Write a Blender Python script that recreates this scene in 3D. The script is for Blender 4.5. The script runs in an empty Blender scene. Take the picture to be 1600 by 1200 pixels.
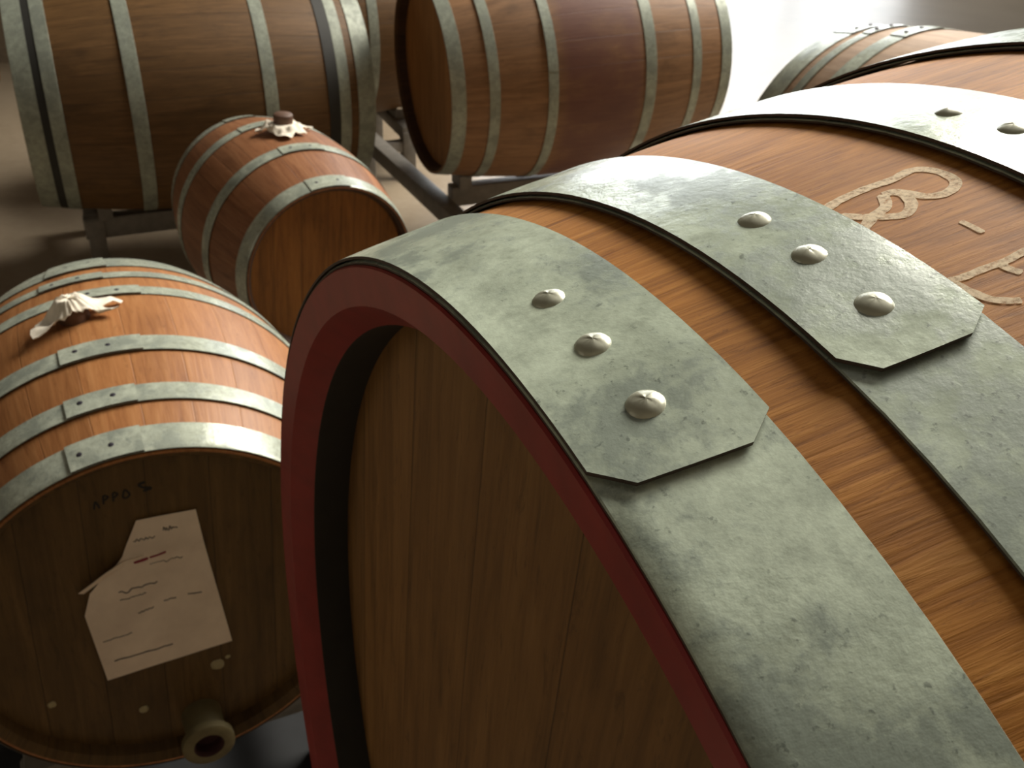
import bpy, bmesh, math, random
from mathutils import Vector, Matrix, noise

S = bpy.context.scene
COL = S.collection
PI = math.pi
R = math.radians

# ------------------------------------------------------------------ camera
cam_data = bpy.data.cameras.new('camera')
cam_data.sensor_width = 36.0
cam_data.lens = 36.0 * 1581.76 / 1600.0
cam_data.clip_start = 0.02
cam = bpy.data.objects.new('camera', cam_data)
COL.objects.link(cam)
cam.matrix_world = Matrix(((0.999344, -0.036205, 0.0, 0.0),
                           (0.019022, 0.525053, -0.850857, 0.0),
                           (0.030805, 0.850299, 0.525398, 1.4),
                           (0, 0, 0, 1)))
cam_data.dof.use_dof = True
cam_data.dof.focus_distance = 0.33
cam_data.dof.aperture_fstop = 36.0
S.camera = cam

# ------------------------------------------------------------------ light
S.view_settings.view_transform = 'Standard'
S.view_settings.look = 'None'
S.view_settings.gamma = 1.0
S.view_settings.use_curve_mapping = False
S.view_settings.exposure = 0.0
world = bpy.data.worlds.new('world')
S.world = world
world.use_nodes = True
world.node_tree.nodes['Background'].inputs[0].default_value = (0.75, 0.88, 1.0, 1)
world.node_tree.nodes['Background'].inputs[1].default_value = 0.3

WIN_STRENGTH = 6.0       # daylight behind the frosted panes of the big window
SIDE_FILL = 0.35      # added glow on the left wall, fill for the foreground head

def area(name, loc, target, sx, sy, power, color, spread=180):
    d = bpy.data.lights.new(name, 'AREA')
    d.shape = 'RECTANGLE'
    d.size, d.size_y, d.energy, d.color = sx, sy, power, color
    d.spread = R(spread)
    o = bpy.data.objects.new(name, d)
    COL.objects.link(o)
    o.location = loc
    o.rotation_euler = (Vector(target) - Vector(loc)).to_track_quat('-Z', 'Y').to_euler()
    return o

area('ceiling_daylight', (3.5, 4.8, 5.1), (0.7, 0.7, 0.8), 4.4, 2.6, 600.0, (1.0, 0.94, 0.84), 120)
area('overhead_fill', (1.0, 1.7, 5.0), (0.6, 1.1, 0.8), 3.0, 2.6, 3.0, (1.0, 0.94, 0.84), 80)  # added fill over the foreground barrel, no known fixture there

# ------------------------------------------------------------------ materials
MATS = {}

class NT:
    """small node-graph helper"""
    def __init__(self, name):
        self.m = bpy.data.materials.new(name)
        self.m.use_nodes = True
        self.t = self.m.node_tree
        self.b = self.t.nodes['Principled BSDF']
        self.out = self.t.nodes['Material Output']
    def n(self, typ, **kw):
        nd = self.t.nodes.new(typ)
        for k, v in kw.items():
            setattr(nd, k, v)
        return nd
    def l(self, a, b):
        self.t.links.new(a, b)
    def val(self, sock, v):
        if hasattr(v, 'is_output') or isinstance(v, bpy.types.NodeSocket):
            self.l(v, sock)
        else:
            sock.default_value = v
    def math(self, op, a, b=None, c=None):
        nd = self.n('ShaderNodeMath', operation=op)
        self.val(nd.inputs[0], a)
        if b is not None:
            self.val(nd.inputs[1], b)
        if c is not None:
            self.val(nd.inputs[2], c)
        return nd.outputs[0]
    def noise(self, vec, scale, detail=4, rough=0.55, dist=0.0):
        nd = self.n('ShaderNodeTexNoise')
        self.l(vec, nd.inputs['Vector'])
        nd.inputs['Scale'].default_value = scale
        nd.inputs['Detail'].default_value = detail
        nd.inputs['Roughness'].default_value = rough
        nd.inputs['Distortion'].default_value = dist
        return nd.outputs['Fac']
    def ramp(self, fac, stops):
        nd = self.n('ShaderNodeValToRGB')
        e = nd.color_ramp.elements
        while len(e) > 1:
            e.remove(e[-1])
        e[0].position, e[0].color = stops[0][0], tuple(stops[0][1]) + (1,)
        for p, c in stops[1:]:
            x = e.new(p)
            x.color = tuple(c) + (1,)
        self.l(fac, nd.inputs[0])
        return nd.outputs[0]
    def mix(self, fac, a, b, blend='MIX'):
        nd = self.n('ShaderNodeMix', data_type='RGBA', blend_type=blend)
        self.val(nd.inputs[0], fac)
        for s, v in ((nd.inputs[6], a), (nd.inputs[7], b)):
            if isinstance(v, bpy.types.NodeSocket):
                self.l(v, s)
            else:
                s.default_value = tuple(v) + (1,)
        return nd.outputs[2]
    def smooth(self, x, a, b):
        nd = self.n('ShaderNodeMapRange', interpolation_type='SMOOTHSTEP')
        self.val(nd.inputs[0], x)
        nd.inputs[1].default_value, nd.inputs[2].default_value = a, b
        return nd.outputs[0]
    def scaled(self, vec, s):
        nd = self.n('ShaderNodeMapping')
        nd.inputs['Scale'].default_value = s
        self.l(vec, nd.inputs['Vector'])
        return nd.outputs[0]
    def bump(self, h, strength, dist):
        nd = self.n('ShaderNodeBump')
        nd.inputs['Strength'].default_value = strength
        nd.inputs['Distance'].default_value = dist
        self.l(h, nd.inputs['Height'])
        self.l(nd.outputs[0], self.b.inputs['Normal'])
    def uv(self):
        return self.n('ShaderNodeTexCoord').outputs['UV']
    def obj(self):
        return self.n('ShaderNodeTexCoord').outputs['Object']
    def sep(self, v):
        nd = self.n('ShaderNodeSeparateXYZ')
        self.l(v, nd.inputs[0])
        return nd.outputs
    def comb(self, x, y, z=0.0):
        nd = self.n('ShaderNodeCombineXYZ')
        for i, v in enumerate((x, y, z)):
            self.val(nd.inputs[i], v)
        return nd.outputs[0]

def plain(name, color, rough=0.6, metal=0.0):
    g = NT(name)
    nz = g.noise(g.obj(), 40.0, 5)
    dark = tuple(c * 0.72 for c in color)
    g.l(g.ramp(nz, [(0.3, dark), (0.7, color)]), g.b.inputs['Base Color'])
    g.b.inputs['Roughness'].default_value = rough
    g.b.inputs['Metallic'].default_value = metal
    g.bump(nz, 0.15, 0.001)
    return g.m

def wood(name, dark, mid, light, stave=0.07, seed=0.0, rough=0.55, gs=1.0, stain=None, spec=0.35, blotch=0.6, seamk=0.6):
    """oak staves: UV.x = metres round the barrel (or across the boards), UV.y = metres along the grain"""
    g = NT(name)
    uv = g.uv()
    x, y, _ = g.sep(uv)
    idx = g.math('FLOOR', g.math('DIVIDE', x, stave))
    fr = g.math('FRACT', g.math('DIVIDE', x, stave))
    wn = g.n('ShaderNodeTexWhiteNoise', noise_dimensions='1D')
    g.l(g.math('ADD', idx, 17.3 + seed), wn.inputs['W'])
    tone = wn.outputs['Value']
    shift = g.math('MULTIPLY', tone, 7.0)
    v = g.comb(x, g.math('ADD', y, shift), seed)
    fine = g.noise(g.scaled(v, (260 * gs, 14 * gs, 1)), 1.0, 6, 0.65, 0.4)
    streak = g.noise(g.scaled(v, (60 * gs, 5 * gs, 1)), 1.0, 5, 0.6, 1.2)
    blot = g.noise(g.scaled(v, (9, 6, 1)), 1.0, 4, 0.6)
    f = g.math('ADD', g.math('MULTIPLY', fine, 0.35), g.math('MULTIPLY', streak, 0.65))
    c = g.ramp(f, [(0.30, dark), (0.50, mid), (0.72, light)])
    dash = g.noise(g.scaled(v, (190 * gs, 38 * gs, 1)), 1.0, 5, 0.75, 0.8)
    c = g.mix(g.math('MULTIPLY', g.smooth(dash, 0.54, 0.68), 0.5), c, tuple(d * 0.75 for d in dark))
    c = g.mix(g.math('MULTIPLY', g.smooth(blot, 0.52, 0.75), blotch), c, tuple(d * 0.7 for d in dark))
    tn = g.math('MULTIPLY_ADD', tone, 0.28, 0.84)
    c = g.mix(1.0, c, g.comb(tn, tn, tn), 'MULTIPLY')
    edge = g.math('MINIMUM', fr, g.math('SUBTRACT', 1.0, fr))
    seam = g.math('SUBTRACT', 1.0, g.smooth(edge, 0.0, 0.0011 / stave))
    c = g.mix(g.math('MULTIPLY', seam, seamk), c, tuple(d * 0.3 for d in dark))
    if stain:
        v0, v1, col, amt = stain
        m = g.math('MULTIPLY', g.smooth(y, v0, v0 + 0.06), g.math('SUBTRACT', 1.0, g.smooth(y, v1 - 0.06, v1)))
        m = g.math('MULTIPLY', m, g.smooth(blot, 0.15, 0.55))
        c = g.mix(g.math('MULTIPLY', m, amt), c, col)
    g.l(c, g.b.inputs['Base Color'])
    g.b.inputs['Roughness'].default_value = rough
    g.b.inputs['Specular IOR Level'].default_value = spec
    h = g.math('SUBTRACT', f, g.math('MULTIPLY', seam, 1.2 * seamk))
    g.bump(h, 0.45, 0.0015)
    return g.m

def galvanized(name, base, patch, scale=1.0, metal=0.55, rough=0.38, seed=0.0):
    g = NT(name)
    x, y, _ = g.sep(g.uv())
    v = g.comb(x, y, seed)
    big = g.noise(v, 15 * scale, 7, 0.68, 0.1)
    med = g.noise(v, 55 * scale, 7, 0.72, 0.1)
    speck = g.noise(v, 260 * scale, 3, 0.6)
    f = g.math('ADD', g.math('MULTIPLY', big, 0.62), g.math('MULTIPLY', med, 0.38))
    p = g.smooth(f, 0.47, 0.57)
    lite = tuple(min(1, b * 1.28) for b in base)
    c = g.ramp(med, [(0.34, tuple(b * 0.72 for b in base)), (0.50, base), (0.66, lite)])
    c = g.mix(g.math('MULTIPLY', p, 0.85), c, patch)
    sp = g.math('MULTIPLY', g.smooth(speck, 0.60, 0.70), g.smooth(big, 0.40, 0.54))
    c = g.mix(g.math('MULTIPLY', sp, 0.7), c, tuple(q * 0.6 for q in patch))
    g.l(c, g.b.inputs['Base Color'])
    g.b.inputs['Metallic'].default_value = metal
    rr = g.math('MULTIPLY_ADD', p, 0.14, g.math('MULTIPLY_ADD', med, 0.16, rough - 0.08))
    g.l(rr, g.b.inputs['Roughness'])
    g.b.inputs['Specular IOR Level'].default_value = 0.42
    g.bump(g.math('ADD', g.math('MULTIPLY', big, 0.9), g.math('MULTIPLY', speck, 0.12)), 0.25, 0.003)
    return g.m

MATS['wood_a'] = wood('puncheon_oak', (0.17, 0.060, 0.009), (0.38, 0.155, 0.027), (0.56, 0.265, 0.062), 0.095, 1.0, 0.6, 1.9, blotch=0.5, seamk=0.12, spec=0.12)
MATS['wood_b'] = wood('small_barrel_oak', (0.23, 0.085, 0.027), (0.35, 0.148, 0.050), (0.44, 0.21, 0.08), 0.062, 5.0, 0.5, blotch=0.35, seamk=0.35)
MATS['wood_c'] = wood('keg_oak', (0.165, 0.062, 0.027), (0.275, 0.118, 0.052), (0.37, 0.18, 0.085), 0.05, 9.0, 0.5, blotch=0.4)
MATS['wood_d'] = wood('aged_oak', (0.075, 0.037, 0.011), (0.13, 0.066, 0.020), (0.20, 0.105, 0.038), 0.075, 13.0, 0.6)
MATS['wood_e'] = wood('wine_stained_oak', (0.17, 0.085, 0.036), (0.275, 0.145, 0.066), (0.37, 0.205, 0.098), 0.075, 21.0, 0.55,
                      stain=(0.29, 0.60, (0.12, 0.045, 0.04), 0.75))
MATS['wood_g'] = wood('pale_oak', (0.24, 0.15, 0.085), (0.36, 0.24, 0.15), (0.45, 0.32, 0.21), 0.075, 27.0, 0.6)
MATS['head_a'] = wood('puncheon_head_oak', (0.12, 0.058, 0.014), (0.225, 0.112, 0.030), (0.32, 0.17, 0.052), 0.105, 31.0, 0.6, 0.7, blotch=0.3)
MATS['head_b'] = wood('dark_head_oak', (0.065, 0.036, 0.011), (0.11, 0.062, 0.019), (0.165, 0.095, 0.032), 0.07, 37.0, 0.6, 0.7)
MATS['head_c'] = wood('keg_head_oak', (0.15, 0.06, 0.012), (0.27, 0.11, 0.022), (0.38, 0.16, 0.035), 0.06, 43.0, 0.55, 0.7, blotch=0.3)
MATS['head_e'] = wood('racked_head_oak', (0.21, 0.10, 0.036), (0.33, 0.165, 0.06), (0.43, 0.23, 0.09), 0.08, 51.0, 0.6, 0.7, blotch=0.3)
MATS['shaded_rim'] = wood('shade_dark_rim_oak', (0.03, 0.014, 0.008), (0.05, 0.024, 0.012), (0.08, 0.038, 0.018), 0.07, 57.0, 0.6)  # rim oak darkened to paint in the shade inside the head recess
MATS['zinc_a'] = galvanized('galvanized_hoop_steel', (0.54, 0.62, 0.49), (0.22, 0.26, 0.22), 1.0, 0.10, 0.20)
MATS['zinc_b'] = galvanized('small_hoop_steel', (0.43, 0.47, 0.385), (0.24, 0.27, 0.23), 1.6, 0.12, 0.22, 3.0)
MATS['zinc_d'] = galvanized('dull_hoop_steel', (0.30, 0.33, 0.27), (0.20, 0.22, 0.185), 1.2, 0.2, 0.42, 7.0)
MATS['edge'] = plain('rusty_hoop_edge', (0.085, 0.065, 0.05), 0.7, 0.3)
MATS['red'] = plain('red_chime_paint', (0.30, 0.026, 0.022), 0.5)
MATS['black_band'] = plain('black_stain_and_shade', (0.02, 0.02, 0.016), 0.7)  # stain bands, and painted shade inside the foreground chime
MATS['rivet'] = plain('zinc_rivet', (0.62, 0.63, 0.49), 0.36, 0.25)
MATS['rivet_dark'] = plain('dark_rivet', (0.05, 0.045, 0.06), 0.5, 0.5)
MATS['cloth'] = plain('white_cotton_rag', (0.93, 0.86, 0.72), 0.9)
MATS['bung'] = plain('bung_wood', (0.12, 0.06, 0.035), 0.6)
MATS['steel'] = plain('grey_rack_steel', (0.22, 0.205, 0.18), 0.5, 0.1)
MATS['chock'] = plain('chock_wood', (0.12, 0.075, 0.04), 0.7)
def mat_chalk():
    g = NT('chalk')
    nz = g.noise(g.obj(), 420.0, 4, 0.7)
    g.b.inputs['Base Color'].default_value = (0.88, 0.74, 0.52, 1)
    g.b.inputs['Roughness'].default_value = 0.95
    g.l(g.math('MULTIPLY', g.smooth(nz, 0.15, 0.65), 0.8), g.b.inputs['Alpha'])
    return g.m
MATS['chalk'] = mat_chalk()
MATS['ink'] = plain('grey_pencil', (0.16, 0.14, 0.13), 0.9)
MATS['red_ink'] = plain('red_ink', (0.30, 0.02, 0.05), 0.8)
MATS['stencil'] = plain('black_stencil', (0.02, 0.018, 0.016), 0.8)
MATS['brass'] = plain('tarnished_brass', (0.17, 0.14, 0.065), 0.6, 0.2)
MATS['tap_hole'] = plain('tap_bore', (0.06, 0.02, 0.02), 0.8)
MATS['wax'] = plain('wax_drip', (0.42, 0.36, 0.20), 0.6)

def mat_paper():
    g = NT('creased_paper')
    nz = g.noise(g.obj(), 18.0, 6, 0.6)
    g.l(g.ramp(nz, [(0.3, (0.70, 0.59, 0.48)), (0.7, (0.86, 0.74, 0.61))]), g.b.inputs['Base Color'])
    g.b.inputs['Roughness'].default_value = 0.85
    g.bump(nz, 0.3, 0.002)
    return g.m
MATS['paper'] = mat_paper()

def mat_floor():
    g = NT('concrete_floor')
    o = g.obj()
    big = g.noise(o, 1.1, 5, 0.6)
    fine = g.noise(o, 30.0, 6, 0.65)
    f = g.math('ADD', g.math('MULTIPLY', big, 0.6), g.math('MULTIPLY', fine, 0.4))
    c = g.ramp(f, [(0.32, (0.25, 0.195, 0.13)), (0.5, (0.34, 0.27, 0.19)), (0.68, (0.41, 0.34, 0.25))])
    x, y, _ = g.sep(o)
    ca, sa = math.cos(R(32)), math.sin(R(32))
    u = g.math('ADD', g.math('MULTIPLY', x, ca), g.math('MULTIPLY', y, sa))
    w = g.math('SUBTRACT', g.math('MULTIPLY', y, ca), g.math('MULTIPLY', x, sa))
    lines = None
    for q in (u, w):
        fr = g.math('FRACT', g.math('DIVIDE', q, 0.85))
        e = g.math('MINIMUM', fr, g.math('SUBTRACT', 1.0, fr))
        s = g.math('SUBTRACT', 1.0, g.smooth(e, 0.0, 0.006))
        lines = s if lines is None else g.math('MAXIMUM', lines, s)
    c = g.mix(g.math('MULTIPLY', lines, 0.35), c, (0.22, 0.17, 0.13))
    g.l(c, g.b.inputs['Base Color'])
    g.l(g.math('MULTIPLY_ADD', fine, 0.25, 0.26), g.b.inputs['Roughness'])
    g.bump(g.math('SUBTRACT', fine, lines), 0.12, 0.002)
    return g.m
MATS['floor'] = mat_floor()
MATS['floor_shade'] = plain('floor_shade_black', (0.012, 0.013, 0.014), 0.85)
MATS['wall'] = plain('limewashed_wall', (0.14, 0.115, 0.085), 0.9)
MATS['light_block_pale'] = plain('added_partition_pale', (0.50, 0.43, 0.34), 0.9)
MATS['wall_mid'] = plain('ochre_plaster', (0.27, 0.225, 0.17), 0.9)
MATS['ceiling'] = plain('ceiling_boards', (0.09, 0.065, 0.045), 0.9)
MATS['frame'] = plain('window_frame_paint', (0.25, 0.22, 0.18), 0.6)

def mat_pane(name, strength, col):
    g = NT(name)
    g.b.inputs['Base Color'].default_value = (0.8, 0.8, 0.8, 1)
    g.b.inputs['Emission Color'].default_value = tuple(col) + (1,)
    g.b.inputs['Emission Strength'].default_value = strength
    return g.m
MATS['pane'] = mat_pane('daylit_frosted_glass', WIN_STRENGTH, (0.93, 0.97, 1.0))
MATS['pane_fill'] = mat_pane('side_fill_glow', SIDE_FILL, (1.0, 0.90, 0.74))

# ------------------------------------------------------------------ mesh helpers
def make(name, bm, mat, parent=None, smooth=35.0, loc=None):
    me = bpy.data.meshes.new(name)
    bmesh.ops.remove_doubles(bm, verts=bm.verts, dist=1e-6)
    bmesh.ops.recalc_face_normals(bm, faces=bm.faces)
    bm.to_mesh(me)
    bm.free()
    for m in (mat if isinstance(mat, (list, tuple)) else [mat]):
        me.materials.append(MATS[m])
    if smooth:
        for p in me.polygons:
            p.use_smooth = True
        me.set_sharp_from_angle(angle=R(smooth))
    o = bpy.data.objects.new(name, me)
    COL.objects.link(o)
    if parent:
        o.parent = parent
    if loc:
        o.location = loc
    return o

def tag(o, label=None, cat=None, group=None, kind=None):
    if label: o['label'] = label
    if cat: o['category'] = cat
    if group: o['group'] = group
    if kind: o['kind'] = kind
    return o

def empty(name, loc, rot=(0, 0, 0)):
    o = bpy.data.objects.new(name, None)
    COL.objects.link(o)
    o.empty_display_size = 0.1
    o.location = loc
    o.rotation_euler = rot
    return o

def box(bm, lo, hi, mi=0):
    vs = [bm.verts.new((x, y, z)) for x in (lo[0], hi[0]) for y in (lo[1], hi[1]) for z in (lo[2], hi[2])]
    for f in ((0, 1, 3, 2), (4, 6, 7, 5), (0, 4, 5, 1), (2, 3, 7, 6), (0, 2, 6, 4), (1, 5, 7, 3)):
        bm.faces.new([vs[i] for i in f]).material_index = mi
    return vs

def bevel_all(bm, w, seg=2):
    bmesh.ops.bevel(bm, geom=list(bm.edges), offset=w, segments=seg, affect='EDGES', profile=0.5)

def lathe(bm, prof, n=96, close=False, mis=None, uvr=None, jit=0.0, vs=None):
    """revolve (s, r) about local X; UV = (arc metres, s metres)"""
    uvl = bm.loops.layers.uv.verify()
    rings = []
    for k, (s, r) in enumerate(prof):
        row = []
        for i in range(n):
            a = 2 * PI * i / n
            rr = r
            if jit:
                rr += jit * noise.noise(Vector((math.cos(a) * 4, math.sin(a) * 4, s * 30)))
            row.append(bm.verts.new((s, -rr * math.cos(a), rr * math.sin(a))))
        rings.append(row)
    m = len(prof)
    rad = uvr or max(r for _, r in prof)
    for k in range(m if close else m - 1):
        k2 = (k + 1) % m
        for i in range(n):
            j = (i + 1) % n
            f = bm.faces.new((rings[k][i], rings[k][j], rings[k2][j], rings[k2][i]))
            if mis:
                f.material_index = mis[k]
            for lp, (ii, kk) in zip(f.loops, ((i, k), (i + 1, k), (i + 1, k2), (i, k2))):
                lp[uvl].uv = (2 * PI * ii / n * rad, prof[kk][0] if vs is None else vs[kk])

def surf(prof, s, phi, off=0.0):
    a = R(phi)
    r = prof(s) + off
    return Vector((s, -r * math.cos(a), r * math.sin(a)))

def surf_frame(prof, s, phi, off=0.0):
    """matrix whose Z leaves the barrel surface at (s, phi)"""
    a = R(phi)
    p = surf(prof, s, phi, off)
    sl = (prof(s + 0.002) - prof(s - 0.002)) / 0.004
    rad = Vector((0, -math.cos(a), math.sin(a)))
    nz = (rad - Vector((1, 0, 0)) * sl).normalized()
    tx = Vector((0, math.sin(a), math.cos(a)))
    ty = nz.cross(tx).normalized()
    M = Matrix((tx, ty, nz)).transposed().to_4x4()
    M.translation = p
    return M

def parab(Rh, Rb, L):
    return lambda s: Rb - (Rb - Rh) * ((s - L / 2) / (L / 2)) ** 2

def prof_puncheon(s):
    L = 1.25
    s = L - s if s > L / 2 else s
    if s < 0.42:
        return 0.5702 - 0.1285 * ((s - 0.9173) / 0.9173) ** 2
    r0, k = 0.53236, 0.15215
    d = s - 0.42
    return r0 + k * d - k / 0.41 * d * d

def rivet_bm(rad, h, seed):
    rnd = random.Random(seed)
    bm = bmesh.new()
    pr = [(1.0, -0.25), (1.0, 0.12), (0.95, 0.30), (0.82, 0.55), (0.62, 0.76), (0.40, 0.90), (0.18, 0.98), (0.05, 1.0)]
    n = 20
    rings = []
    dx, dy = rnd.uniform(-.12, .12), rnd.uniform(-.12, .12)
    for k, (r, z) in enumerate(pr):
        row = []
        for i in range(n):
            a = 2 * PI * i / n
            w = 1 + 0.05 * noise.noise(Vector((math.cos(a) * 1.6 + seed, math.sin(a) * 1.6, z * 2)))
            t = max(z, 0)
            row.append(bm.verts.new((rad * (r * w * math.cos(a) + dx * t), rad * (r * w * math.sin(a) + dy * t),
                                     h * z * (1 + 0.10 * noise.noise(Vector((math.cos(a) * 2, math.sin(a) * 2, seed)))))))
        rings.append(row)
    for k in range(len(pr) - 1):
        for i in range(n):
            j = (i + 1) % n
            bm.faces.new((rings[k][i], rings[k][j], rings[k + 1][j], rings[k + 1][i]))
    bm.faces.new(rings[-1])
    bm.faces.new(rings[0][::-1])
    return bm

RIV = {}
def add_rivet(hoop, prof, s, phi, off, rad, h, mat, shift):
    key = (rad, h, mat, random.Random(s * 997 + phi).randint(0, 3))
    if key not in RIV:
        o = make('rivet', rivet_bm(rad, h, key[3] + 1.7), mat, hoop, 40)
        RIV[key] = o.data
    else:
        o = bpy.data.objects.new('rivet', RIV[key])
        COL.objects.link(o)
        o.parent = hoop
    M = surf_frame(prof, s, phi, off)
    M.translation += shift
    o.matrix_local = M
    return o

def hoop_bm(prof, s0, s1, t, f_off, b_off, front_low, lap=None, n=144, jit=0.0):
    """closed steel band from s0 to s1; lap = (phi0(s) polygon at the free end, span in degrees, taper?)"""
    bm = bmesh.new()
    uvl = bm.loops.layers.uv.verify()
    def ro(s):
        u = (s - s0) / (s1 - s0)
        return prof(s) + f_off * (1 - u) + b_off * u
    c = 0.12 * (s1 - s0) * 0.12
    m = 6
    pr = [(s0, ro(s0) - t), (s0, ro(s0) - 0.0005)]
    pr += [(s0 + 0.0005 + (s1 - s0 - 0.001) * i / m, ro(s0 + (s1 - s0) * i / m)) for i in range(m + 1)]
    pr += [(s1, ro(s1) - 0.0005), (s1, ro(s1) - t)]
    k = len(pr)
    mis = [0] * k
    edge_i = 0 if front_low else k - 2
    mis[0] = 1
    mis[k - 2] = 1
    mis[k - 1] = 1
    lathe(bm, pr, n, True, mis, jit=jit)
    if lap:
        pts, span, square = lap
        def e(s):
            u = s - s0
            for (a, pa), (b, pb) in zip(pts[:-1], pts[1:]):
                if a <= u <= b:
                    return pa + (pb - pa) * (u - a) / (b - a)
            return pts[-1][1]
        us = sorted(set([0.0, s1 - s0] + [p[0] for p in pts] + [(s1 - s0) * i / 8 for i in range(9)]))
        us = [u for u in us if 0 <= u <= s1 - s0 + 1e-9]
        rows = 60
        top, bot = [], []
        for j in range(rows + 1):
            q = j / rows
            tr, br = [], []
            for u in us:
                s = s0 + u
                ph = e(s) + (span if not square else span + 0) * q
                if not square:
                    ph = e(s) * (1 - q) + (pts[0][1] + span) * q
                lift = t * (1.55 if not square else 1.0)
                if not square and q > 0.75:
                    lift *= max(0.02, (1 - q) / 0.25)
                r = ro(s) + lift + 0.0002
                if jit:
                    a = R(ph)
                    r += jit * noise.noise(Vector((math.cos(a) * 4, math.sin(a) * 4, s * 30)))
                a = R(ph)
                tr.append(bm.verts.new((s, -r * math.cos(a), r * math.sin(a))))
                rb = r - min(t, lift)
                br.append(bm.verts.new((s, -rb * math.cos(a), rb * math.sin(a))))
            top.append(tr)
            bot.append(br)
        def quad(vs, uvs, mi):
            f = bm.faces.new(vs)
            f.material_index = mi
            for lp, w in zip(f.loops, uvs):
                lp[uvl].uv = w
        rr = ro((s0 + s1) / 2)
        def U(j, i):
            return (R(e(s0 + us[i]) + span * j / rows) * rr + 0.31, s0 + us[i] + 0.17)
        for j in range(rows):
            for i in range(len(us) - 1):
                quad((top[j][i], top[j][i + 1], top[j + 1][i + 1], top[j + 1][i]), (U(j, i), U(j, i + 1), U(j + 1, i + 1), U(j + 1, i)), 0)
                quad((bot[j][i], bot[j + 1][i], bot[j + 1][i + 1], bot[j][i + 1]), (U(j, i),) * 4, 1)
            for i in (0, len(us) - 1):
                quad((top[j][i], top[j + 1][i], bot[j + 1][i], bot[j][i]), (U(j, i),) * 4, 1)
        for j in (0, rows):
            for i in range(len(us) - 1):
                quad((top[j][i], bot[j][i], bot[j][i + 1], top[j][i + 1]), (U(j, i),) * 4, 1)
    return bm

def disc_head(prof_r, s, thick, mat, parent, shift, dirn=1, name='head', tilt=0.0):
    """round head of jointed boards, recessed in the chime"""
    bm = bmesh.new()
    uvl = bm.loops.layers.uv.verify()
    n = 72
    rows = [[], []]
    for k, sx in enumerate((s, s + thick)):
        for i in range(n):
            a = 2 * PI * i / n
            rows[k].append(bm.verts.new((sx, -prof_r * math.cos(a), prof_r * math.sin(a))))
    ct, st = math.cos(tilt), math.sin(tilt)
    for k in (0, 1):
        f = bm.faces.new(rows[k] if k == 0 else rows[k][::-1])
        for lp in f.loops:
            y, z = lp.vert.co.y, lp.vert.co.z
            lp[uvl].uv = (y * ct + z * st + 3.0, -y * st + z * ct + 2.0)
    for i in range(n):
        j = (i + 1) % n
        bm.faces.new((rows[0][i], rows[1][i], rows[1][j], rows[0][j]))
    for v in bm.verts:
        v.co += shift
    return make(name, bm, mat, parent, 30)

def ribbon(bm, pts, width, thick, place):
    """flat stroke with rounded ends following pts; place(u, v, h) -> Vector"""
    rows = []
    P = [Vector(p) for p in pts]
    fine = []
    for i in range(len(P) - 1):
        p0, p1, p2, p3 = P[max(i - 1, 0)], P[i], P[i + 1], P[min(i + 2, len(P) - 1)]
        for q in range(6):
            t = q / 6
            fine.append(0.5 * ((2 * p1) + (p2 - p0) * t + (2 * p0 - 5 * p1 + 4 * p2 - p3) * t * t + (3 * p1 - p0 - 3 * p2 + p3) * t ** 3))
    fine.append(P[-1])
    for i, p in enumerate(fine):
        d = (fine[min(i + 1, len(fine) - 1)] - fine[max(i - 1, 0)])
        if d.length < 1e-9:
            d = Vector((1, 0))
        d.normalize()
        nrm = Vector((-d.y, d.x))
        w = width * (0.5 if i in (0, len(fine) - 1) else 1.0) * (1 + 0.18 * noise.noise(Vector((p.x * 300, p.y * 300, 1))))
        rows.append([place(*(p + nrm * w / 2), thick), place(*(p - nrm * w / 2), thick),
                     place(*(p - nrm * w / 2), -0.0006), place(*(p + nrm * w / 2), -0.0006)])
    vs = [[bm.verts.new(v) for v in r] for r in rows]
    for a, b in zip(vs[:-1], vs[1:]):
        for i in range(4):
            j = (i + 1) % 4
            bm.faces.new((a[i], a[j], b[j], b[i]))
    bm.faces.new(vs[0][::-1])
    bm.faces.new(vs[-1])

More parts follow.
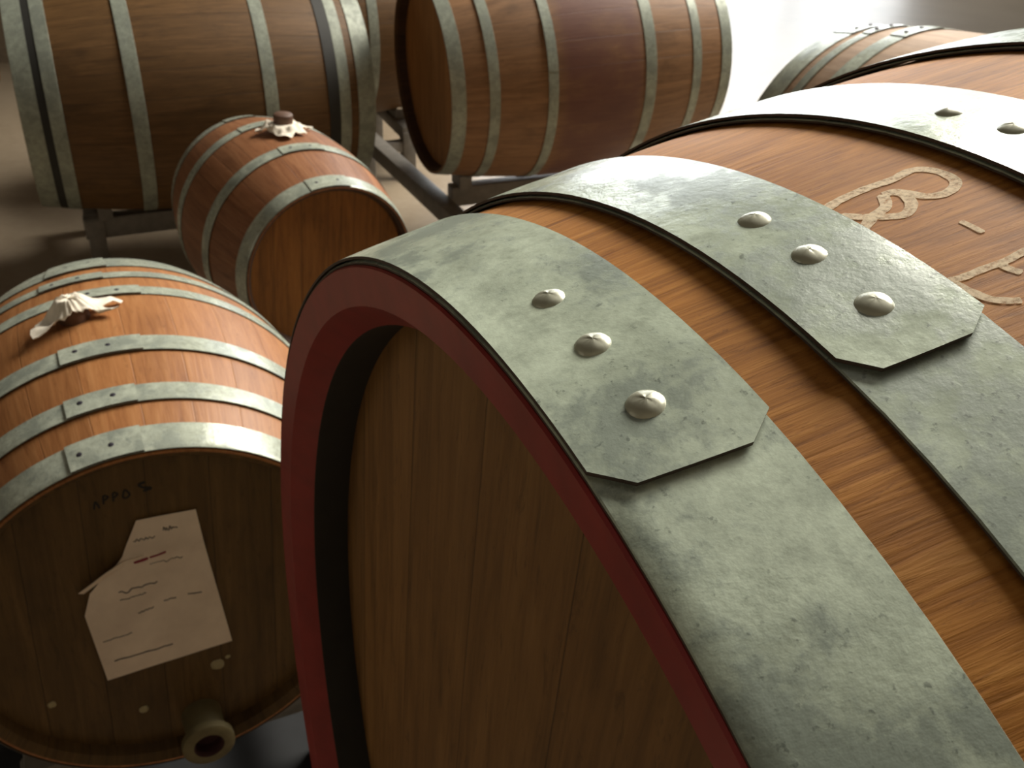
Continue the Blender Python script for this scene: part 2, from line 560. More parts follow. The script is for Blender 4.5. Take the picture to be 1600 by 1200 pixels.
def barrel(name, H, yaw, elev, L, prof, hoops, stave_mat, head_mat, hoop_mat, wall, recess, gap, hoop_t,
           f_off, b_off, rivets=None, laps=None, riv=(0.005, 0.0016, 'rivet_dark'), chime_mat=None, bands=(), nseg=120, rim=None):
    """root Empty sits at the lowest point under the bilge; local X runs along the staves"""
    Rb = prof(L / 2)
    M = Matrix.Rotation(R(yaw), 4, 'Z') @ Matrix.Rotation(-R(elev), 4, 'Y')
    base = Vector(H) + M @ Vector((L / 2, 0, -Rb))
    root = empty(name, base, (0, -R(elev), R(yaw)))
    shift = Vector((-L / 2, 0, Rb))
    # staves (outside, chime ends, inner lip walls)
    out = [(L * i / 40, prof(L * i / 40) - gap) for i in range(41)]
    c0 = 0.013 if chime_mat else 0.0
    if chime_mat:
        out[0] = (c0, prof(c0) - gap)
    inner_l = [(recess + 0.012, prof(recess) - wall - 0.004), (c0 + 0.0005, prof(0) - wall * 0.8)]
    inner_l += [(c0, prof(0) - wall * 0.75)]
    inner_r = [(L, prof(L) - wall * 0.85), (L - recess - 0.012, prof(L) - wall - 0.004)]
    if not chime_mat:
        inner_l = [(recess + 0.012, prof(recess) - wall - 0.004), (0.008, prof(0) - wall * 0.62), (0.0, prof(0) - wall * 0.22)]
    bm = bmesh.new()
    pts = inner_l + out + inner_r
    li, lo_ = len(inner_l), len(out)
    lathe(bm, pts, nseg, False, [1 if k < li - 1 or k >= li + lo_ else 0 for k in range(len(pts))])
    for v in bm.verts:
        v.co += shift
    make('staves', bm, [stave_mat, rim or head_mat], root, 30)
    if chime_mat:
        bm = bmesh.new()
        r0 = prof(0)
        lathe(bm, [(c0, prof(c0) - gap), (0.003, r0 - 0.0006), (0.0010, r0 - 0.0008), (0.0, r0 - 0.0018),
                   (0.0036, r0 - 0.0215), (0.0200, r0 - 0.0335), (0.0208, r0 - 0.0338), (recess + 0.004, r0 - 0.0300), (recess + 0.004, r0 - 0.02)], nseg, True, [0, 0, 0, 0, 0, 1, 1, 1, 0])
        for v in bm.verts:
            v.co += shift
        tag(make('chime', bm, [chime_mat, 'black_band'], root, 30), 'dark red painted chime rim')  # inner wall coloured black for the shade in the chime recess
    disc_head(prof(recess) - wall + 0.002, recess, 0.022, head_mat, root, shift, tilt=R(4))
    disc_head(prof(L - recess) - wall + 0.002, L - recess - 0.022, 0.022, head_mat, root, shift, tilt=R(-5))
    for b0, b1 in bands:
        bm = bmesh.new()
        lathe(bm, [(b0, prof(b0) - gap - 0.001), (b0, prof(b0) + 0.0004), (b1, prof(b1) + 0.0004), (b1, prof(b1) - gap - 0.001)], nseg, True)
        for v in bm.verts:
            v.co += shift
        tag(make('hoop', bm, 'black_band', root, 30), 'blackened narrow hoop')
    hs = []
    for i, (s0, s1) in enumerate(hoops):
        front = (s0 + s1) / 2 < L / 2
        lap = (laps or {}).get(i)
        bm = hoop_bm(prof, s0, s1, hoop_t, f_off if front else b_off, b_off if front else f_off, front, lap, 144,
                     0.0006 if chime_mat else 0.0)
        for v in bm.verts:
            v.co += shift
        h = make('hoop', bm, [hoop_mat, 'edge'], root, 30)
        hs.append(h)
        for (s, ph) in (rivets or {}).get(i, []):
            off = b_off + (hoop_t if lap else 0)
            add_rivet(h, prof, s, ph, off, *riv, shift)
    return root, shift, hs, M

# ------------------------------------------------------------------ the room
def plane_box(name, lo, hi, mat):
    bm = bmesh.new()
    box(bm, lo, hi)
    return tag(make(name, bm, mat, None, 0), kind='structure')

X0, X1, Y0, Y1, ZC = -5.5, 7.5, -3.5, 10.5, 5.6
plane_box('floor', (X0, Y0, -0.2), (X1, Y1, 0.0), 'floor')
plane_box('ceiling', (X0, Y0, ZC), (X1, Y1, ZC + 0.2), 'ceiling')
plane_box('wall_left', (X0 - 0.2, Y0, 0), (X0, Y1, ZC), 'wall')
plane_box('wall_right', (X1, Y0, 0), (X1 + 0.2, Y1, ZC), 'wall')
plane_box('wall_front', (X0, Y0 - 0.2, 0), (X1, Y0, ZC), 'wall_mid')
plane_box('wall_back', (X0, Y1, 0), (X1, Y1 + 0.2, ZC), 'wall')

plane_box('wall_light_block', (X0, 5.2, 0), (-0.25, 5.35, ZC), 'light_block_pale')  # unseen partition added to block window light on left floor; pale for hoop reflection

def window(name, axis, wall_at, a0, a1, z0, z1, cols, rows, pane):
    """frame bars on the wall's inner face with one frosted pane behind them"""
    sgn = -1
    bm = bmesh.new()
    def bar(u0, u1, w0, w1, d0, d1):
        if axis == 'y':
            box(bm, (u0, wall_at - d1, w0), (u1, wall_at - d0, w1))
        else:
            box(bm, (wall_at + d0, u0, w0), (wall_at + d1, u1, w1))
    t = 0.07
    for i in range(cols + 1):
        u = a0 + (a1 - a0) * i / cols
        bar(u - t / 2, u + t / 2, z0, z1, 0.0, 0.08)
    for j in range(rows + 1):
        z = z0 + (z1 - z0) * j / rows
        bar(a0, a1, z - t / 2, z + t / 2, 0.0, 0.075)
    fr = make(name, bm, 'frame', None, 0)
    tag(fr, kind='structure')
    bm = bmesh.new()
    bar_lo = 0.01
    if axis == 'y':
        box(bm, (a0, wall_at - 0.03, z0), (a1, wall_at - bar_lo, z1))
    else:
        box(bm, (wall_at + bar_lo, a0, z0), (wall_at + 0.03, a1, z1))
    tag(make('pane', bm, pane, fr, 0), 'frosted daylit glass or added fill pane')

window('window_1', 'y', Y1, -0.7, 3.7, 0.3, 4.6, 4, 3, 'pane')
window('side_fill_window', 'x', X0, -2.8, 0.8, 1.2, 3.6, 4, 2, 'pane_fill')  # second one is an added fill source, no window known on that wall

# ------------------------------------------------------------------ foreground puncheon
kA = 1.55
HA = (-0.0125, 0.281, 0.7853)
LA = 1.25
hA = [(0.0012, 0.0574), (0.0849, 0.1369), (0.2028, 0.2584), (0.3409, 0.392)]
hoopsA = hA + [(LA - b, LA - a) for a, b in hA[::-1]]
w1 = 0.0568
lapsA = {0: ([(0.0, 82.66), (0.0104, 81.29), (0.0454, 80.97), (w1 + 0.001, 82.3)], 95.0, False),
         1: ([(0.0, 83.03), (0.0089, 81.73), (0.0406, 81.69), (0.0521, 82.7)], 95.0, False),
         2: ([(0.0, 85.2), (0.0100, 84.0), (0.0440, 84.0), (0.0557, 85.2)], 95.0, False),
         3: ([(0.0, 83.4), (0.0100, 82.2), (0.0400, 82.2), (0.0512, 83.4)], 95.0, False)}
rivA = {0: [(0.0295, 93.73), (0.0285, 89.17), (0.0283, 84.67)],
        1: [(0.1121, 93.27), (0.1116, 89.19), (0.1103, 84.91)],
        2: [(0.2299, 96.6), (0.2299, 92.74), (0.2299, 88.6)],
        3: [(0.366, 95.0), (0.366, 91.0), (0.366, 87.0)]}
A, shA, hsA, MA = barrel('wine_barrel', HA, 24.71, -1.43, LA, prof_puncheon, hoopsA, 'wood_a', 'head_a', 'zinc_a',
                         0.030, 0.050, 0.0022, 0.0014, 0.0006, 0.0002, rivA, lapsA, (0.0066, 0.0034, 'rivet'), 'red', nseg=180)
tag(A, 'huge oak barrel in the foreground with red rim and wide riveted steel hoops', 'barrel')

def chalk(name, strokes, width):
    bm = bmesh.new()
    r0 = prof_puncheon(0.165)
    def place(u, v, h):
        return surf(prof_puncheon, u, math.degrees(v / r0), -0.0022 + 0.00025 + h) + shA
    for st in strokes:
        ribbon(bm, [(s, R(p) * r0) for s, p in st], width, 0.0, place)
    return tag(make(name, bm, 'chalk', A, 0), None)
RS = [[(0.1420, 92.75), (0.1487, 93.05), (0.1623, 93.2), (0.1746, 93.12), (0.1847, 93.30), (0.1894, 92.9), (0.1912, 92.11),
       (0.1899, 91.16), (0.1851, 90.63), (0.1788, 90.49), (0.1735, 90.84), (0.1706, 91.61), (0.1660, 92.2)],
      [(0.1637, 92.16), (0.1690, 91.96), (0.1678, 91.06), (0.1645, 90.46), (0.1588, 90.09), (0.1531, 90.44), (0.1487, 90.92), (0.1463, 91.16), (0.1420, 91.84)],
      [(0.1637, 92.2), (0.1583, 91.2), (0.1507, 90.84), (0.1450, 90.46), (0.1390, 90.05)]]
tag(chalk('chalk_letter', RS, 0.0046), 'chalked letter R')
ES = [[(0.1890, 85.15), (0.1830, 85.11), (0.1719, 85.06), (0.1644, 84.95), (0.1557, 84.99), (0.1470, 84.98), (0.1422, 85.11)],
      [(0.1422, 85.11), (0.1431, 84.59), (0.1442, 83.97), (0.1463, 83.34), (0.1503, 82.93), (0.1537, 82.71)],
      [(0.1617, 84.95), (0.1620, 84.5), (0.1638, 84.02)],
      [(0.1830, 85.11), (0.1840, 84.5), (0.1850, 83.9)]]
tag(chalk('chalk_letter', ES, 0.0033), 'chalked letter E')
tag(chalk('chalk_dash', [[(0.1699, 88.24), (0.1703, 87.69), (0.1705, 87.0)]], 0.0026), 'short chalk dash')

# ------------------------------------------------------------------ small barrel with the paper note
HB, LB = (-0.4005, 0.8794, 0.5068), 0.5428
pB = parab(0.2422, 0.2892, LB)
hoopsB = [(0.0004, 0.0365), (0.0723, 0.101), (0.1627, 0.1951), (0.3128, 0.3373), (0.388, 0.411), (0.4588, 0.5422)]
def sq(a, b):
    return ([(0.0, a), (0.5, a)], b - a, True)
lapsB = {0: sq(88, 106), 1: sq(87, 103.5), 2: sq(83.2, 102.1), 3: sq(80, 98), 4: sq(88, 105), 5: sq(86, 104)}
rivB = {0: [(0.0187, 103.0), (0.0176, 95.4)], 1: [(0.0892, 99.9), (0.0876, 92.3)], 2: [(0.1818, 98.4), (0.179, 90.9)],
        3: [(0.325, 92.8), (0.325, 85.7)], 4: [(0.4005, 101.5), (0.4005, 94.6)], 5: [(0.50, 98), (0.50, 91)]}
B, shB, hsB, MB = barrel('wine_barrel', HB, 115.6, -0.73, LB, pB, hoopsB, 'wood_b', 'head_b', 'zinc_b', 0.022, 0.024, 0.0018, 0.0016,
                         0.0016, 0.0002, rivB, lapsB, (0.0042, 0.0014, 'rivet_dark'))
tag(B, 'small pale oak barrel at the left with a paper note on its dark head', 'barrel', 'small barrels standing loose on low racks')

def bung(parent, prof, s, phi, r, h, shift, mat='bung'):
    bm = bmesh.new()
    n = 28
    pr = [(0.86, -0.012), (1.0, h * 0.75), (0.96, h * 0.92), (0.80, h)]
    rings = [[bm.verts.new((r * q * math.cos(2 * PI * i / n), r * q * math.sin(2 * PI * i / n), z)) for i in range(n)] for q, z in pr]
    for a, b in zip(rings[:-1], rings[1:]):
        for i in range(n):
            j = (i + 1) % n
            bm.faces.new((a[i], a[j], b[j], b[i]))
    bm.faces.new(rings[-1])
    bm.faces.new(rings[0][::-1])
    o = make('bung', bm, mat, parent, 40)
    M = surf_frame(prof, s, phi, 0.0)
    M.translation += shift
    o.matrix_local = M
    return o

def rag(name, root, prof, s, phi, outline, cap_r, cap_h, shift, seed, hollow=0.0):
    """crumpled cloth lying on the barrel round the bung; outline = [(angle deg, reach m)] in the (down-the-flank, along) plane"""
    bm = bmesh.new()
    nr, na = 16, 72
    base = surf(prof, s, phi, 0.0)
    r0 = prof(s)
    rows = []
    pts = sorted(outline)
    def reach(d):
        d %= 360
        for (a, ra), (b, rb) in zip(pts, pts[1:] + [(pts[0][0] + 360, pts[0][1])]):
            dd = d if d >= a else d + 360
            if a <= dd <= b:
                t = (dd - a) / max(b - a, 1e-6)
                t = t * t * (3 - 2 * t)
                return ra + (rb - ra) * t
        return pts[0][1]
    for sd in (0, 1):
        grid = []
        for k in range(nr + 1):
            row = []
            for i in range(na):
                d = 360 * i / na
                q = k / nr
                rr = reach(d) * q
                x, y = rr * math.cos(R(d)), rr * math.sin(R(d))      # x = round the barrel (phi falling), y = along s
                hh = 0.003 + 0.010 * q * (0.5 + noise.noise(Vector((x * 60, y * 60, seed)))) + 0.006 * abs(noise.noise(Vector((d * 0.06, q, seed + 3))))
                hh += cap_h * (1 - max(0, min(1, (rr - cap_r * 0.55) / (cap_r * 0.75))))
                if hollow and rr < cap_r * 0.9:
                    hh = min(hh, hollow)
                hh = max(hh, 0.0016)
                ss = s + y
                ph = phi - math.degrees(x / r0)
                row.append(bm.verts.new(surf(prof, ss, ph, hh + (0.0 if sd == 0 else -0.0012)) - base))
            grid.append(row)
        rows.append(grid)
    for g in rows:
        for k in range(nr):
            for i in range(na):
                j = (i + 1) % na
                bm.faces.new((g[k][i], g[k][j], g[k + 1][j], g[k + 1][i]))
    for i in range(na):
        j = (i + 1) % na
        bm.faces.new((rows[0][nr][i], rows[0][nr][j], rows[1][nr][j], rows[1][nr][i]))
    W = Matrix.Translation(root.location) @ root.rotation_euler.to_matrix().to_4x4()
    o = make(name, bm, 'cloth', None, 60)
    o.matrix_world = W @ Matrix.Translation(base + shift)
    return o

bung(B, pB, 0.266, 96.9, 0.020, 0.020, shB)
ragB = rag('cloth_rag', B, pB, 0.266, 96.9,
           [(0, 0.034), (20, 0.064), (32, 0.034), (50, 0.03), (90, 0.028), (140, 0.026), (165, 0.030), (195, 0.046), (215, 0.060), (235, 0.030), (280, 0.022), (330, 0.026), (345, 0.055)],
           0.024, 0.022, shB, 2.0)
tag(ragB, 'white cloth rag bunched over the bung of the barrel bearing the paper note', 'rag', 'rags over the bungs')

# paper note tacked on the head
recB = 0.024
def on_headB(y, z, h):
    return Vector((recB - 0.0012 - h, y, z)) + shB
WB = Matrix.Translation(B.location) @ B.rotation_euler.to_matrix().to_4x4()
def headB_obj(name, bm, mat, o_yz):
    org = Vector((recB, o_yz[0], o_yz[1])) + shB
    for v in bm.verts:
        v.co -= org
    o = make(name, bm, mat, None, 50)
    o.matrix_world = WB @ Matrix.Translation(org)
    return o
outline = [(0.0144, 0.140), (-0.0515, 0.1362), (-0.0545, 0.085), (-0.0685, -0.082), (0.0842, -0.0893), (0.0911, 0.0205), (0.080, 0.0515), (0.037, 0.0955)]
bm = bmesh.new()
cy, cz = 0.012, 0.02
nrr = 14
edge = []
for (a, b) in zip(outline, outline[1:] + outline[:1]):
    for q in range(10):
        edge.append((a[0] + (b[0] - a[0]) * q / 10, a[1] + (b[1] - a[1]) * q / 10))
def pap_h(y, z):
    t = z - (0.0865 - (y + 0.055) * -0.02)
    crease = 0.004 * math.exp(-(t / 0.010) ** 2)
    return 0.0008 + crease + 0.0012 * (0.5 + 0.5 * noise.noise(Vector((y * 30, z * 30, 4.0))))
layers = []
for th in (0.0, -0.0004):
    g = []
    for k in range(nrr + 1):
        q = k / nrr
        g.append([bm.verts.new(on_headB(cy + (y - cy) * q, cz + (z - cz) * q, pap_h(cy + (y - cy) * q, cz + (z - cz) * q) + th)) for y, z in edge])
    layers.append(g)
ne = len(edge)
for g in layers:
    for k in range(nrr):
        for i in range(ne):
            j = (i + 1) % ne
            bm.faces.new((g[k][i], g[k][j], g[k + 1][j], g[k + 1][i]))
for i in range(ne):
    j = (i + 1) % ne
    bm.faces.new((layers[0][nrr][i], layers[0][nrr][j], layers[1][nrr][j], layers[1][nrr][i]))
note = headB_obj('paper_note', bm, 'paper', (cy, cz))
tag(note, 'creased paper note with a torn corner stuck on the head of the left barrel', 'paper')
def note_part(name, mat, strokes, width, label=None, th=0.0004):
    bm = bmesh.new()
    org = Vector((recB, cy, cz)) + shB
    for st in strokes:
        ribbon(bm, st, width, th, lambda y, z, h: on_headB(y, z, pap_h(y, z) + h) - org)
    o = make(name, bm, mat, note, 0)
    if label:
        tag(o, label)
    return o
bm = bmesh.new()      # curled torn corner
org = Vector((recB, cy, cz)) + shB
fl = [(0.0915, 0.0580, 0.004), (0.082, 0.069, 0.011), (0.057, 0.085, 0.012), (0.037, 0.0905, 0.007), (0.015, 0.0915, 0.006)]
lo = [(0.086, 0.0550, 0.003), (0.072, 0.0640, 0.004), (0.050, 0.0740, 0.003), (0.033, 0.080, 0.002), (0.015, 0.0860, 0.002)]
a = [bm.verts.new(on_headB(y, z, h) - org) for y, z, h in fl]
b = [bm.verts.new(on_headB(y, z, h) - org) for y, z, h in lo]
a2 = [bm.verts.new(on_headB(y, z, h - 0.0006) - org) for y, z, h in fl]
b2 = [bm.verts.new(on_headB(y, z, h - 0.0006) - org) for y, z, h in lo]
for i in range(4):
    bm.faces.new((a[i], a[i + 1], b[i + 1], b[i]))
    bm.faces.new((a2[i], b2[i], b2[i + 1], a2[i + 1]))
    bm.faces.new((a[i], a2[i], a2[i + 1], a[i + 1]))
    bm.faces.new((b[i], b[i + 1], b2[i + 1], b2[i]))
bm.faces.new((a[0], b[0], b2[0], a2[0]))
bm.faces.new((a[4], a2[4], b2[4], b[4]))
tag(make('torn_flap', bm, 'paper', note, 60), 'curled torn corner')
note_part('red_mark', 'red_ink', [[(0.0263, 0.083), (0.018, 0.0838), (0.0102, 0.0855)]], 0.0042, 'red ink mark')
note_part('red_mark', 'red_ink', [[(0.0085, 0.0858), (-0.002, 0.087), (-0.0104, 0.0885)]], 0.0024, 'thin red ink mark')
def scribble(y0, z0, y1, z1, seed, amp=0.0016):
    rnd = random.Random(seed)
    out, n = [], 12
    for i in range(n + 1):
        t = i / n
        out.append((y0 + (y1 - y0) * t, z0 + (z1 - z0) * t + rnd.uniform(-amp, amp)))
    return out
LINES = [(0.0717, -0.061, 0.0019, -0.0597, 0.0006, 0.0018), (0.0496, 0.0407, 0.0054, 0.0452, 0.0022, 0.0017),
         (-0.0259, 0.0135, -0.0423, 0.0107, 0.0004, 0.0016), (0.0027, 0.0134, -0.0122, 0.0132, 0.0007, 0.0014),
         (0.010, 0.073, -0.028, 0.073, 0.002, 0.0011), (0.050, 0.030, 0.020, 0.032, 0.001, 0.0011), (0.022, 0.113, -0.002, 0.113, 0.003, 0.0011),
         (-0.012, 0.119, -0.028, 0.118, 0.003, 0.0011), (0.0338, 0.004, 0.0148, 0.0075, 0.001, 0.0013), (0.0789, -0.026, 0.045, -0.024, 0.0008, 0.0011)]
for k, (ya, za, yb, zb_, amp, wd) in enumerate(LINES):
    note_part('writing', 'ink', [scribble(ya, za, yb, zb_, k + 1, amp)], wd, 'grey handwriting' if k == 0 else None)
# stencilled mark, wax drips and tap on the same head
bm = bmesh.new()
pl = lambda y, z, h: Vector((recB - 0.0004 - h, y, z)) + shB
ribbon(bm, [(0.0548, 0.166), (0.052, 0.176), (0.049, 0.166)], 0.0022, 0.0, pl)
ribbon(bm, [(0.044, 0.170), (0.0425, 0.181), (0.038, 0.179), (0.0425, 0.175)], 0.0022, 0.0, pl)
ribbon(bm, [(0.0335, 0.171), (0.032, 0.182), (0.0275, 0.180), (0.032, 0.176)], 0.0022, 0.0, pl)
ribbon(bm, [(0.0235, 0.174), (0.0195, 0.183), (0.0155, 0.176), (0.0195, 0.172), (0.0235, 0.174)], 0.0022, 0.0, pl)
ribbon(bm, [(-0.003, 0.188), (0.004, 0.186), (0.000, 0.181), (-0.008, 0.178), (0.001, 0.176)], 0.0032, 0.0, pl)
tag(make('stencil_mark', bm, 'stencil', B, 0), 'smudged black stencil lettering')
def drip(y, z, r, seed):
    bm = bmesh.new()
    bmesh.ops.create_icosphere(bm, subdivisions=2, radius=1.0)
    for v in bm.verts:
        w = 1 + 0.4 * noise.noise(v.co * 2 + Vector((seed, 0, 0)))
        v.co = Vector((recB - 0.0005 + v.co.x * r * 0.3, y + v.co.y * r * w, z + v.co.z * r * w)) + shB
    tag(make('wax_drip', bm, 'wax', B, 60), 'pale dried drip')
drip(-0.046, -0.1178, 0.0085, 1)
drip(-0.060, -0.1090, 0.0035, 5)
drip(0.0514, -0.1578, 0.006, 2)
drip(0.1512, -0.1045, 0.005, 3)

def tap(parent, y, z, s_end, s0, r, shift):
    bm = bmesh.new()
    def tube(pr, mi):
        n = 32
        rings = [[bm.verts.new((s, y + q * math.cos(2 * PI * i / n), z + q * math.sin(2 * PI * i / n))) for i in range(n)] for s, q in pr]
        for a, b in zip(rings[:-1], rings[1:]):
            for i in range(n):
                j = (i + 1) % n
                bm.faces.new((a[i], a[j], b[j], b[i])).material_index = mi
        return rings
    tube([(s0 + 0.003, r * 0.78), (s0 - 0.006, r * 0.78), (s_end + 0.016, r * 0.74), (s_end + 0.012, r), (s_end + 0.002, r), (s_end, r * 0.92), (s_end, r * 0.58)], 0)
    rg = tube([(s_end, r * 0.58), (s_end + 0.004, r * 0.52), (s_end + 0.018, r * 0.5)], 1)
    f = bm.faces.new(rg[-1])
    f.material_index = 1
    for v in bm.verts:
        v.co += shift
    return tag(make('tap', bm, ['brass', 'tap_hole'], parent, 40), 'round tap fitting with an open bore')
tap(B, -0.0155, -0.196, -0.034, recB, 0.033, shB)

# ------------------------------------------------------------------ keg behind it
HC, LC = (-0.3913, 1.9553, 0.4578), 0.5064
pC = parab(0.1881, 0.2279, LC)
hoopsC = [(0.0006, 0.0368), (0.1418, 0.1749), (0.3148, 0.3474), (0.462, 0.5058)]
rivC = {0: [(0.020, 94.2), (0.020, 80.5)], 1: [(0.160, 92.9), (0.160, 81.5)], 2: [(0.331, 100), (0.331, 92)], 3: [(0.484, 97), (0.484, 90)]}
lapsC = {0: sq(74, 100), 1: sq(75, 99), 2: sq(86, 106), 3: sq(84, 104)}
C, shC, hsC, MC = barrel('wine_barrel', HC, 123.54, 0.8, LC, pC, hoopsC, 'wood_c', 'head_c', 'zinc_b', 0.019, 0.024, 0.0016, 0.0016,
                         0.0014, 0.0002, rivC, lapsC, (0.0040, 0.0014, 'rivet_dark'), rim='shaded_rim')
tag(C, 'small reddish four-hooped oak keg between the big left barrel and the note barrel', 'barrel', 'small barrels standing loose on low racks')
bung(C, pC, 0.268, 86.0, 0.022, 0.036, shC)
ragC = rag('cloth_rag', C, pC, 0.262, 87.0,
           [(0, 0.052), (14, 0.082), (30, 0.042), (90, 0.030), (140, 0.032), (168, 0.060), (190, 0.038), (225, 0.044), (262, 0.062), (288, 0.044), (315, 0.056), (335, 0.040)],
           0.034, 0.022, shC, 7.0, hollow=0.016)
tag(ragC, 'grubby white rag tucked round the dark bung of the reddish keg', 'rag', 'rags over the bungs')

# ------------------------------------------------------------------ big barrels on the steel racks
HD, LD, yD = Vector((-1.3978, 2.7953, 0.5386)), 0.9394, 23.99
pD = parab(0.285, 0.3367, LD)
hoopsD = [(0.0006, 0.0482), (0.0683, 0.1036), (0.2671, 0.3057), (0.6171, 0.6523), (0.8298, 0.8621), (0.8859, 0.9388)]
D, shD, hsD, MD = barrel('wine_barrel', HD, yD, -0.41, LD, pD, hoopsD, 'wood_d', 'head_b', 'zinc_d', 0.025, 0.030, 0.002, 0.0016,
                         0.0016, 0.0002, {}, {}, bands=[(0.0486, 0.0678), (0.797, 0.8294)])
RG = 'large barrels on the steel racks'
tag(D, 'large dark oak barrel lying at the upper left on a steel rack', 'barrel', RG)
dD = Vector((math.cos(R(yD)), math.sin(R(yD)), 0))
bD = Vector((-math.sin(R(yD)), math.cos(R(yD)), 0))
HE, LE, yE = Vector((-0.3047, 3.0481, 0.5833)), 0.8954, 22.68
pE = parab(0.285, 0.3391, LE)
hoopsE = [(0.0006, 0.0407), (0.1052, 0.1352), (0.2733, 0.303), (0.5784, 0.6141), (0.7453, 0.7753), (0.8550, 0.8948)]
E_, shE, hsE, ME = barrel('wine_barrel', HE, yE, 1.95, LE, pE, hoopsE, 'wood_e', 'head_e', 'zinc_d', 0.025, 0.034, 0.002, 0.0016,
                          0.0016, 0.0002, {}, {2: ([(0.0, 12), (0.5, 12)], 24, True)}, rim='shaded_rim')
tag(E_, 'large oak barrel with a wine-stained middle at the top centre of the picture', 'barrel', RG)
dE = Vector((math.cos(R(yE)), math.sin(R(yE)), 0))
bE = Vector((-math.sin(R(yE)), math.cos(R(yE)), 0))

def copy_tree(o, parent=None):
    c = o.copy()
    COL.objects.link(c)
    if parent:
        c.parent = parent
    for ch in list(o.children):
        copy_tree(ch, c)
    return c
F_ = copy_tree(D)
F_.location = D.location + dD * 0.50 + bD * 0.72 + Vector((0, 0, 0.0))
tag(F_, 'oak barrel glimpsed in the gap between the two large racked barrels', 'barrel', RG)
I_ = copy_tree(D)
I_.location = D.location - dD * 1.06 + bD * 1.42
tag(I_, 'oak barrel barely showing at the top left edge of the picture', 'barrel', RG)

# pale barrel at the top right
LG = 1.04
kG = 1.095
pG = parab(0.285 * kG, 0.34 * kG, LG)
HG = (1.2540, 1.4920, 0.5925)
hoopsG = [(0.0006, 0.068)] + [(LG - b, LG - a) for a, b in [(0.0006, 0.068)]][::-1]
rear = [(0.752 * kG, 0.791 * kG), (0.842 * kG, 0.865 * kG), (0.889 * kG, 0.949 * kG)]
hoopsG = [(LG - b, LG - a) for a, b in rear[::-1]] + rear
G, shG, hsG, MG = barrel('wine_barrel', HG, 118.36, 0.0, LG, pG, hoopsG, 'wood_g', 'head_b', 'zinc_b', 0.026, 0.030, 0.002, 0.0018,
                         0.0016, 0.0002, {3: [(0.845, 100), (0.845, 93)], 4: [(0.934, 99), (0.934, 92)], 5: [(1.0, 98), (1.0, 91)]},
                         {3: sq(86, 104), 4: sq(86, 104), 5: sq(86, 104)}, (0.006, 0.004, 'rivet_dark'))
tag(G, 'pale greyish barrel at the top right behind the red-rimmed one', 'barrel')

# ------------------------------------------------------------------ racks
def bar_between(bm, p, q, w, h):
    """rectangular tube from p to q (tops at p.z, q.z), w wide, h tall"""
    p, q = Vector(p), Vector(q)
    d = (q - p)
    dh = Vector((d.x, d.y, 0)).normalized()
    sd = Vector((-dh.y, dh.x, 0)) * w / 2
    vs = []
    for e in (p, q):
        for s in (-1, 1):
            for z in (-h, 0):
                vs.append(bm.verts.new(e + sd * s + Vector((0, 0, z))))
    for f in ((0, 1, 3, 2), (4, 6, 7, 5), (0, 4, 5, 1), (2, 3, 7, 6), (0, 2, 6, 4), (1, 5, 7, 3)):
        bm.faces.new([vs[i] for i in f])
    bevel_all(bm, 0.004, 2)

def rack_part(root, name, p, q, w, h, mat='steel'):
    bm = bmesh.new()
    bar_between(bm, p, q, w, h)
    return make(name, bm, mat, root, 40)

def leg_part(root, p, top, w=0.05, foot=0.0):
    bm = bmesh.new()
    box(bm, (p[0] - w / 2, p[1] - w / 2, foot), (p[0] + w / 2, p[1] + w / 2, top))
    bevel_all(bm, 0.004, 2)
    return make('leg', bm, 'steel', root, 40)

def chock_part(root, x, z0, prof_r, axis_z, side, width=0.05, lat=0.0):
    """wooden wedge hugging the barrel belly: local X along the barrel, Y sideways"""
    bm = bmesh.new()
    ys = [0.085, 0.11, 0.135, 0.16]
    top = []
    for y in ys:
        top.append(axis_z - math.sqrt(max(prof_r ** 2 - y * y, 0)) - 0.0005)
    rows = []
    for x_ in (x - width / 2, x + width / 2):
        r = [bm.verts.new((x_, lat + side * ys[0], z0)), bm.verts.new((x_, lat + side * ys[-1], z0))]
        r += [bm.verts.new((x_, lat + side * y, max(t, z0 + 0.002))) for y, t in zip(ys[::-1], top[::-1])]
        rows.append(r)
    n = len(rows[0])
    for i in range(n):
        j = (i + 1) % n
        bm.faces.new((rows[0][i], rows[0][j], rows[1][j], rows[1][i]))
    bm.faces.new(rows[0])
    bm.faces.new(rows[1][::-1])
    return make('chock', bm, 'chock', root, 20)

def cradle_part(root, x, z0, r, axis_z, width=0.05, half=0.5):
    """curved saddle under the belly"""
    bm = bmesh.new()
    rows = []
    n = 24
    for x_ in (x - width / 2, x + width / 2):
        bot, top = [], []
        for i in range(n + 1):
            y = half * r * (2 * i / n - 1)
            top.append(bm.verts.new((x_, y, axis_z - math.sqrt(r * r - y * y))))
            bot.append(bm.verts.new((x_, y, z0)))
        rows.append((bot, top))
    (b0, t0), (b1, t1) = rows
    for i in range(n):
        bm.faces.new((b0[i], b0[i + 1], t0[i + 1], t0[i]))
        bm.faces.new((b1[i], t1[i], t1[i + 1], b1[i + 1]))
        bm.faces.new((t0[i], t0[i + 1], t1[i + 1], t1[i]))
        bm.faces.new((b0[i], b1[i], b1[i + 1], b0[i + 1]))
    for i in (0, n):
        bm.faces.new((b0[i], t0[i], t1[i], b1[i]))
    return make('cradle', bm, 'steel', root, 30)

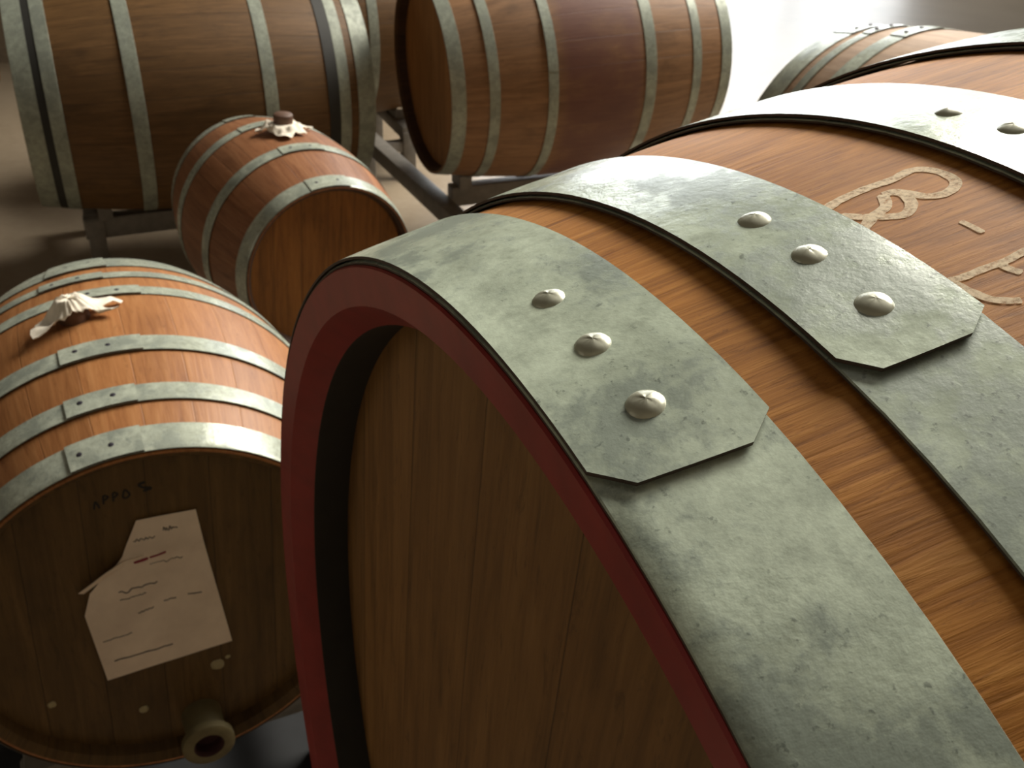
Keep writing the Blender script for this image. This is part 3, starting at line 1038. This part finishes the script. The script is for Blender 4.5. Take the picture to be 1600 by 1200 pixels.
# rack of the dark left barrel (local X along its staves, Y towards the back)
def rail_rack(H, yaw, elev, L, prof, cross, label, front, back, drop):
    mid = Vector(H) + Matrix.Rotation(R(yaw), 3, 'Z') @ Vector((L / 2, 0, 0))
    root = empty('barrel_rack', (mid.x, mid.y, 0), (0, 0, R(yaw)))
    zb = mid.z + math.sin(R(elev)) * L / 2 - prof(L / 2)
    zt = zb - drop
    rack_part(root, 'rail', (-L * 0.40, 0, zt), (L * 0.42, 0, zt), 0.05, 0.065)
    for (xf, xb) in cross:
        f = Vector((xf, front, zt - 0.004))
        b = Vector((xb, back, zt - 0.004))
        rack_part(root, 'cross_beam', f, b, 0.055, 0.055)
        for t in (0.06, 0.93):
            p = f.lerp(b, t)
            leg_part(root, (p.x, p.y), zt - 0.03)
    tag(root, label, 'rack', 'steel barrel racks')
    return root, zt, mid
rk, zt, mid = rail_rack(HD, yD, -0.41, LD, pD, [(-0.345, -0.345), (0.345, 0.345)], 'low grey steel rack under the large dark barrel at upper left', -0.03, 0.36, 0.014)
for q in (0.16, 0.78):
    cradle_part(rk, q - LD / 2, zt - 0.002, pD(q) + 0.004, HD[2] + math.sin(R(-0.41)) * q, 0.04, 0.13)
rk, zt, mid = rail_rack(HE, yE, 1.95, LE, pE, [(-0.375, -0.475), (0.375, 0.375)], 'low grey steel rack under the wine-stained barrel, its beam running forward', -0.60, 0.72, 0.026)
for q in (0.13, 0.74):
    cradle_part(rk, q - LE / 2, zt - 0.002, pE(q) + 0.004, HE[2] + math.sin(R(1.95)) * q, 0.04, 0.13)

def cradle_rack(H, yaw, elev, L, prof, s_list, label, half_w, foot=0.0):
    M3 = Matrix.Rotation(R(yaw), 3, 'Z')
    mid = Vector(H) + M3 @ Vector((L / 2, 0, 0))
    root = empty('barrel_rack', (mid.x, mid.y, 0), (0, 0, R(yaw)))
    z_mid = H[2] + math.sin(R(elev)) * L / 2
    zl = []
    for s in s_list:
        az = H[2] + math.sin(R(elev)) * s
        r = prof(s) + 0.0015
        zl.append(az - r - 0.012)
    zt = min(zl)
    for s in s_list:
        x = s - L / 2
        az = H[2] + math.sin(R(elev)) * s
        rack_part(root, 'cross_beam', (x, -half_w, zt), (x, half_w, zt), 0.05, 0.05)
        sl = abs(prof(s + 0.02) - prof(s - 0.02)) / 0.04 + abs(math.sin(R(elev)))
        cradle_part(root, x, zt - 0.002, prof(s) + 0.0015 + sl * 0.02, az, 0.035, 0.42)
        for y in (-half_w * 0.92, half_w * 0.92):
            leg_part(root, (x, y), zt - 0.02, 0.05, foot)
    for y in (-half_w * 0.92, half_w * 0.92):
        rack_part(root, 'rail', (s_list[0] - L / 2, y, zt - 0.055), (s_list[-1] - L / 2, y, zt - 0.055), 0.04, 0.04)
    tag(root, label, 'rack', 'steel barrel racks')
    return root

cradle_rack(HA, 24.71, -1.43, LA, prof_puncheon, (0.17, LA - 0.17), 'low steel cradle rack under the huge red-rimmed foreground barrel', 0.42)
cradle_rack(HB, 115.6, -0.73, LB, pB, (0.13, LB - 0.18), 'low steel cradle rack under the barrel with the paper note', 0.22, 0.0062)
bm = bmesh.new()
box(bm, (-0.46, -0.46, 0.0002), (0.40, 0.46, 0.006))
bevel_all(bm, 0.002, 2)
shade_o = make('floor_shade_sheet', bm, 'floor_shade', None, 40, (-0.5177, 1.1241, 0.0))  # dark sheet added where the floor lies in shade
shade_o.rotation_euler = (0, 0, R(115.6))
tag(shade_o, 'black sheet added as shade on the floor beneath the barrel with the paper note', 'mat')  # no real mat, only the added floor shade
cradle_rack(HC, 123.54, 0.8, LC, pC, (0.09, LC - 0.09), 'low steel cradle rack under the reddish four-hooped keg', 0.17)
cradle_rack(HG, 118.36, 0.0, LG, pG, (0.16, LG - 0.16), 'low steel cradle rack under the pale barrel at top right', 0.28)
HF = Vector(HD) + dD * 0.50 + bD * 0.72
cradle_rack(HF, yD, -0.41, LD, pD, (0.18, LD - 0.16), 'low steel rack in the gap between the two large racked barrels', 0.24)
HI = Vector(HD) - dD * 1.06 + bD * 1.42
cradle_rack(HI, yD, -0.41, LD, pD, (0.18, LD - 0.18), 'dark steel rack end at the left edge of the picture', 0.30)
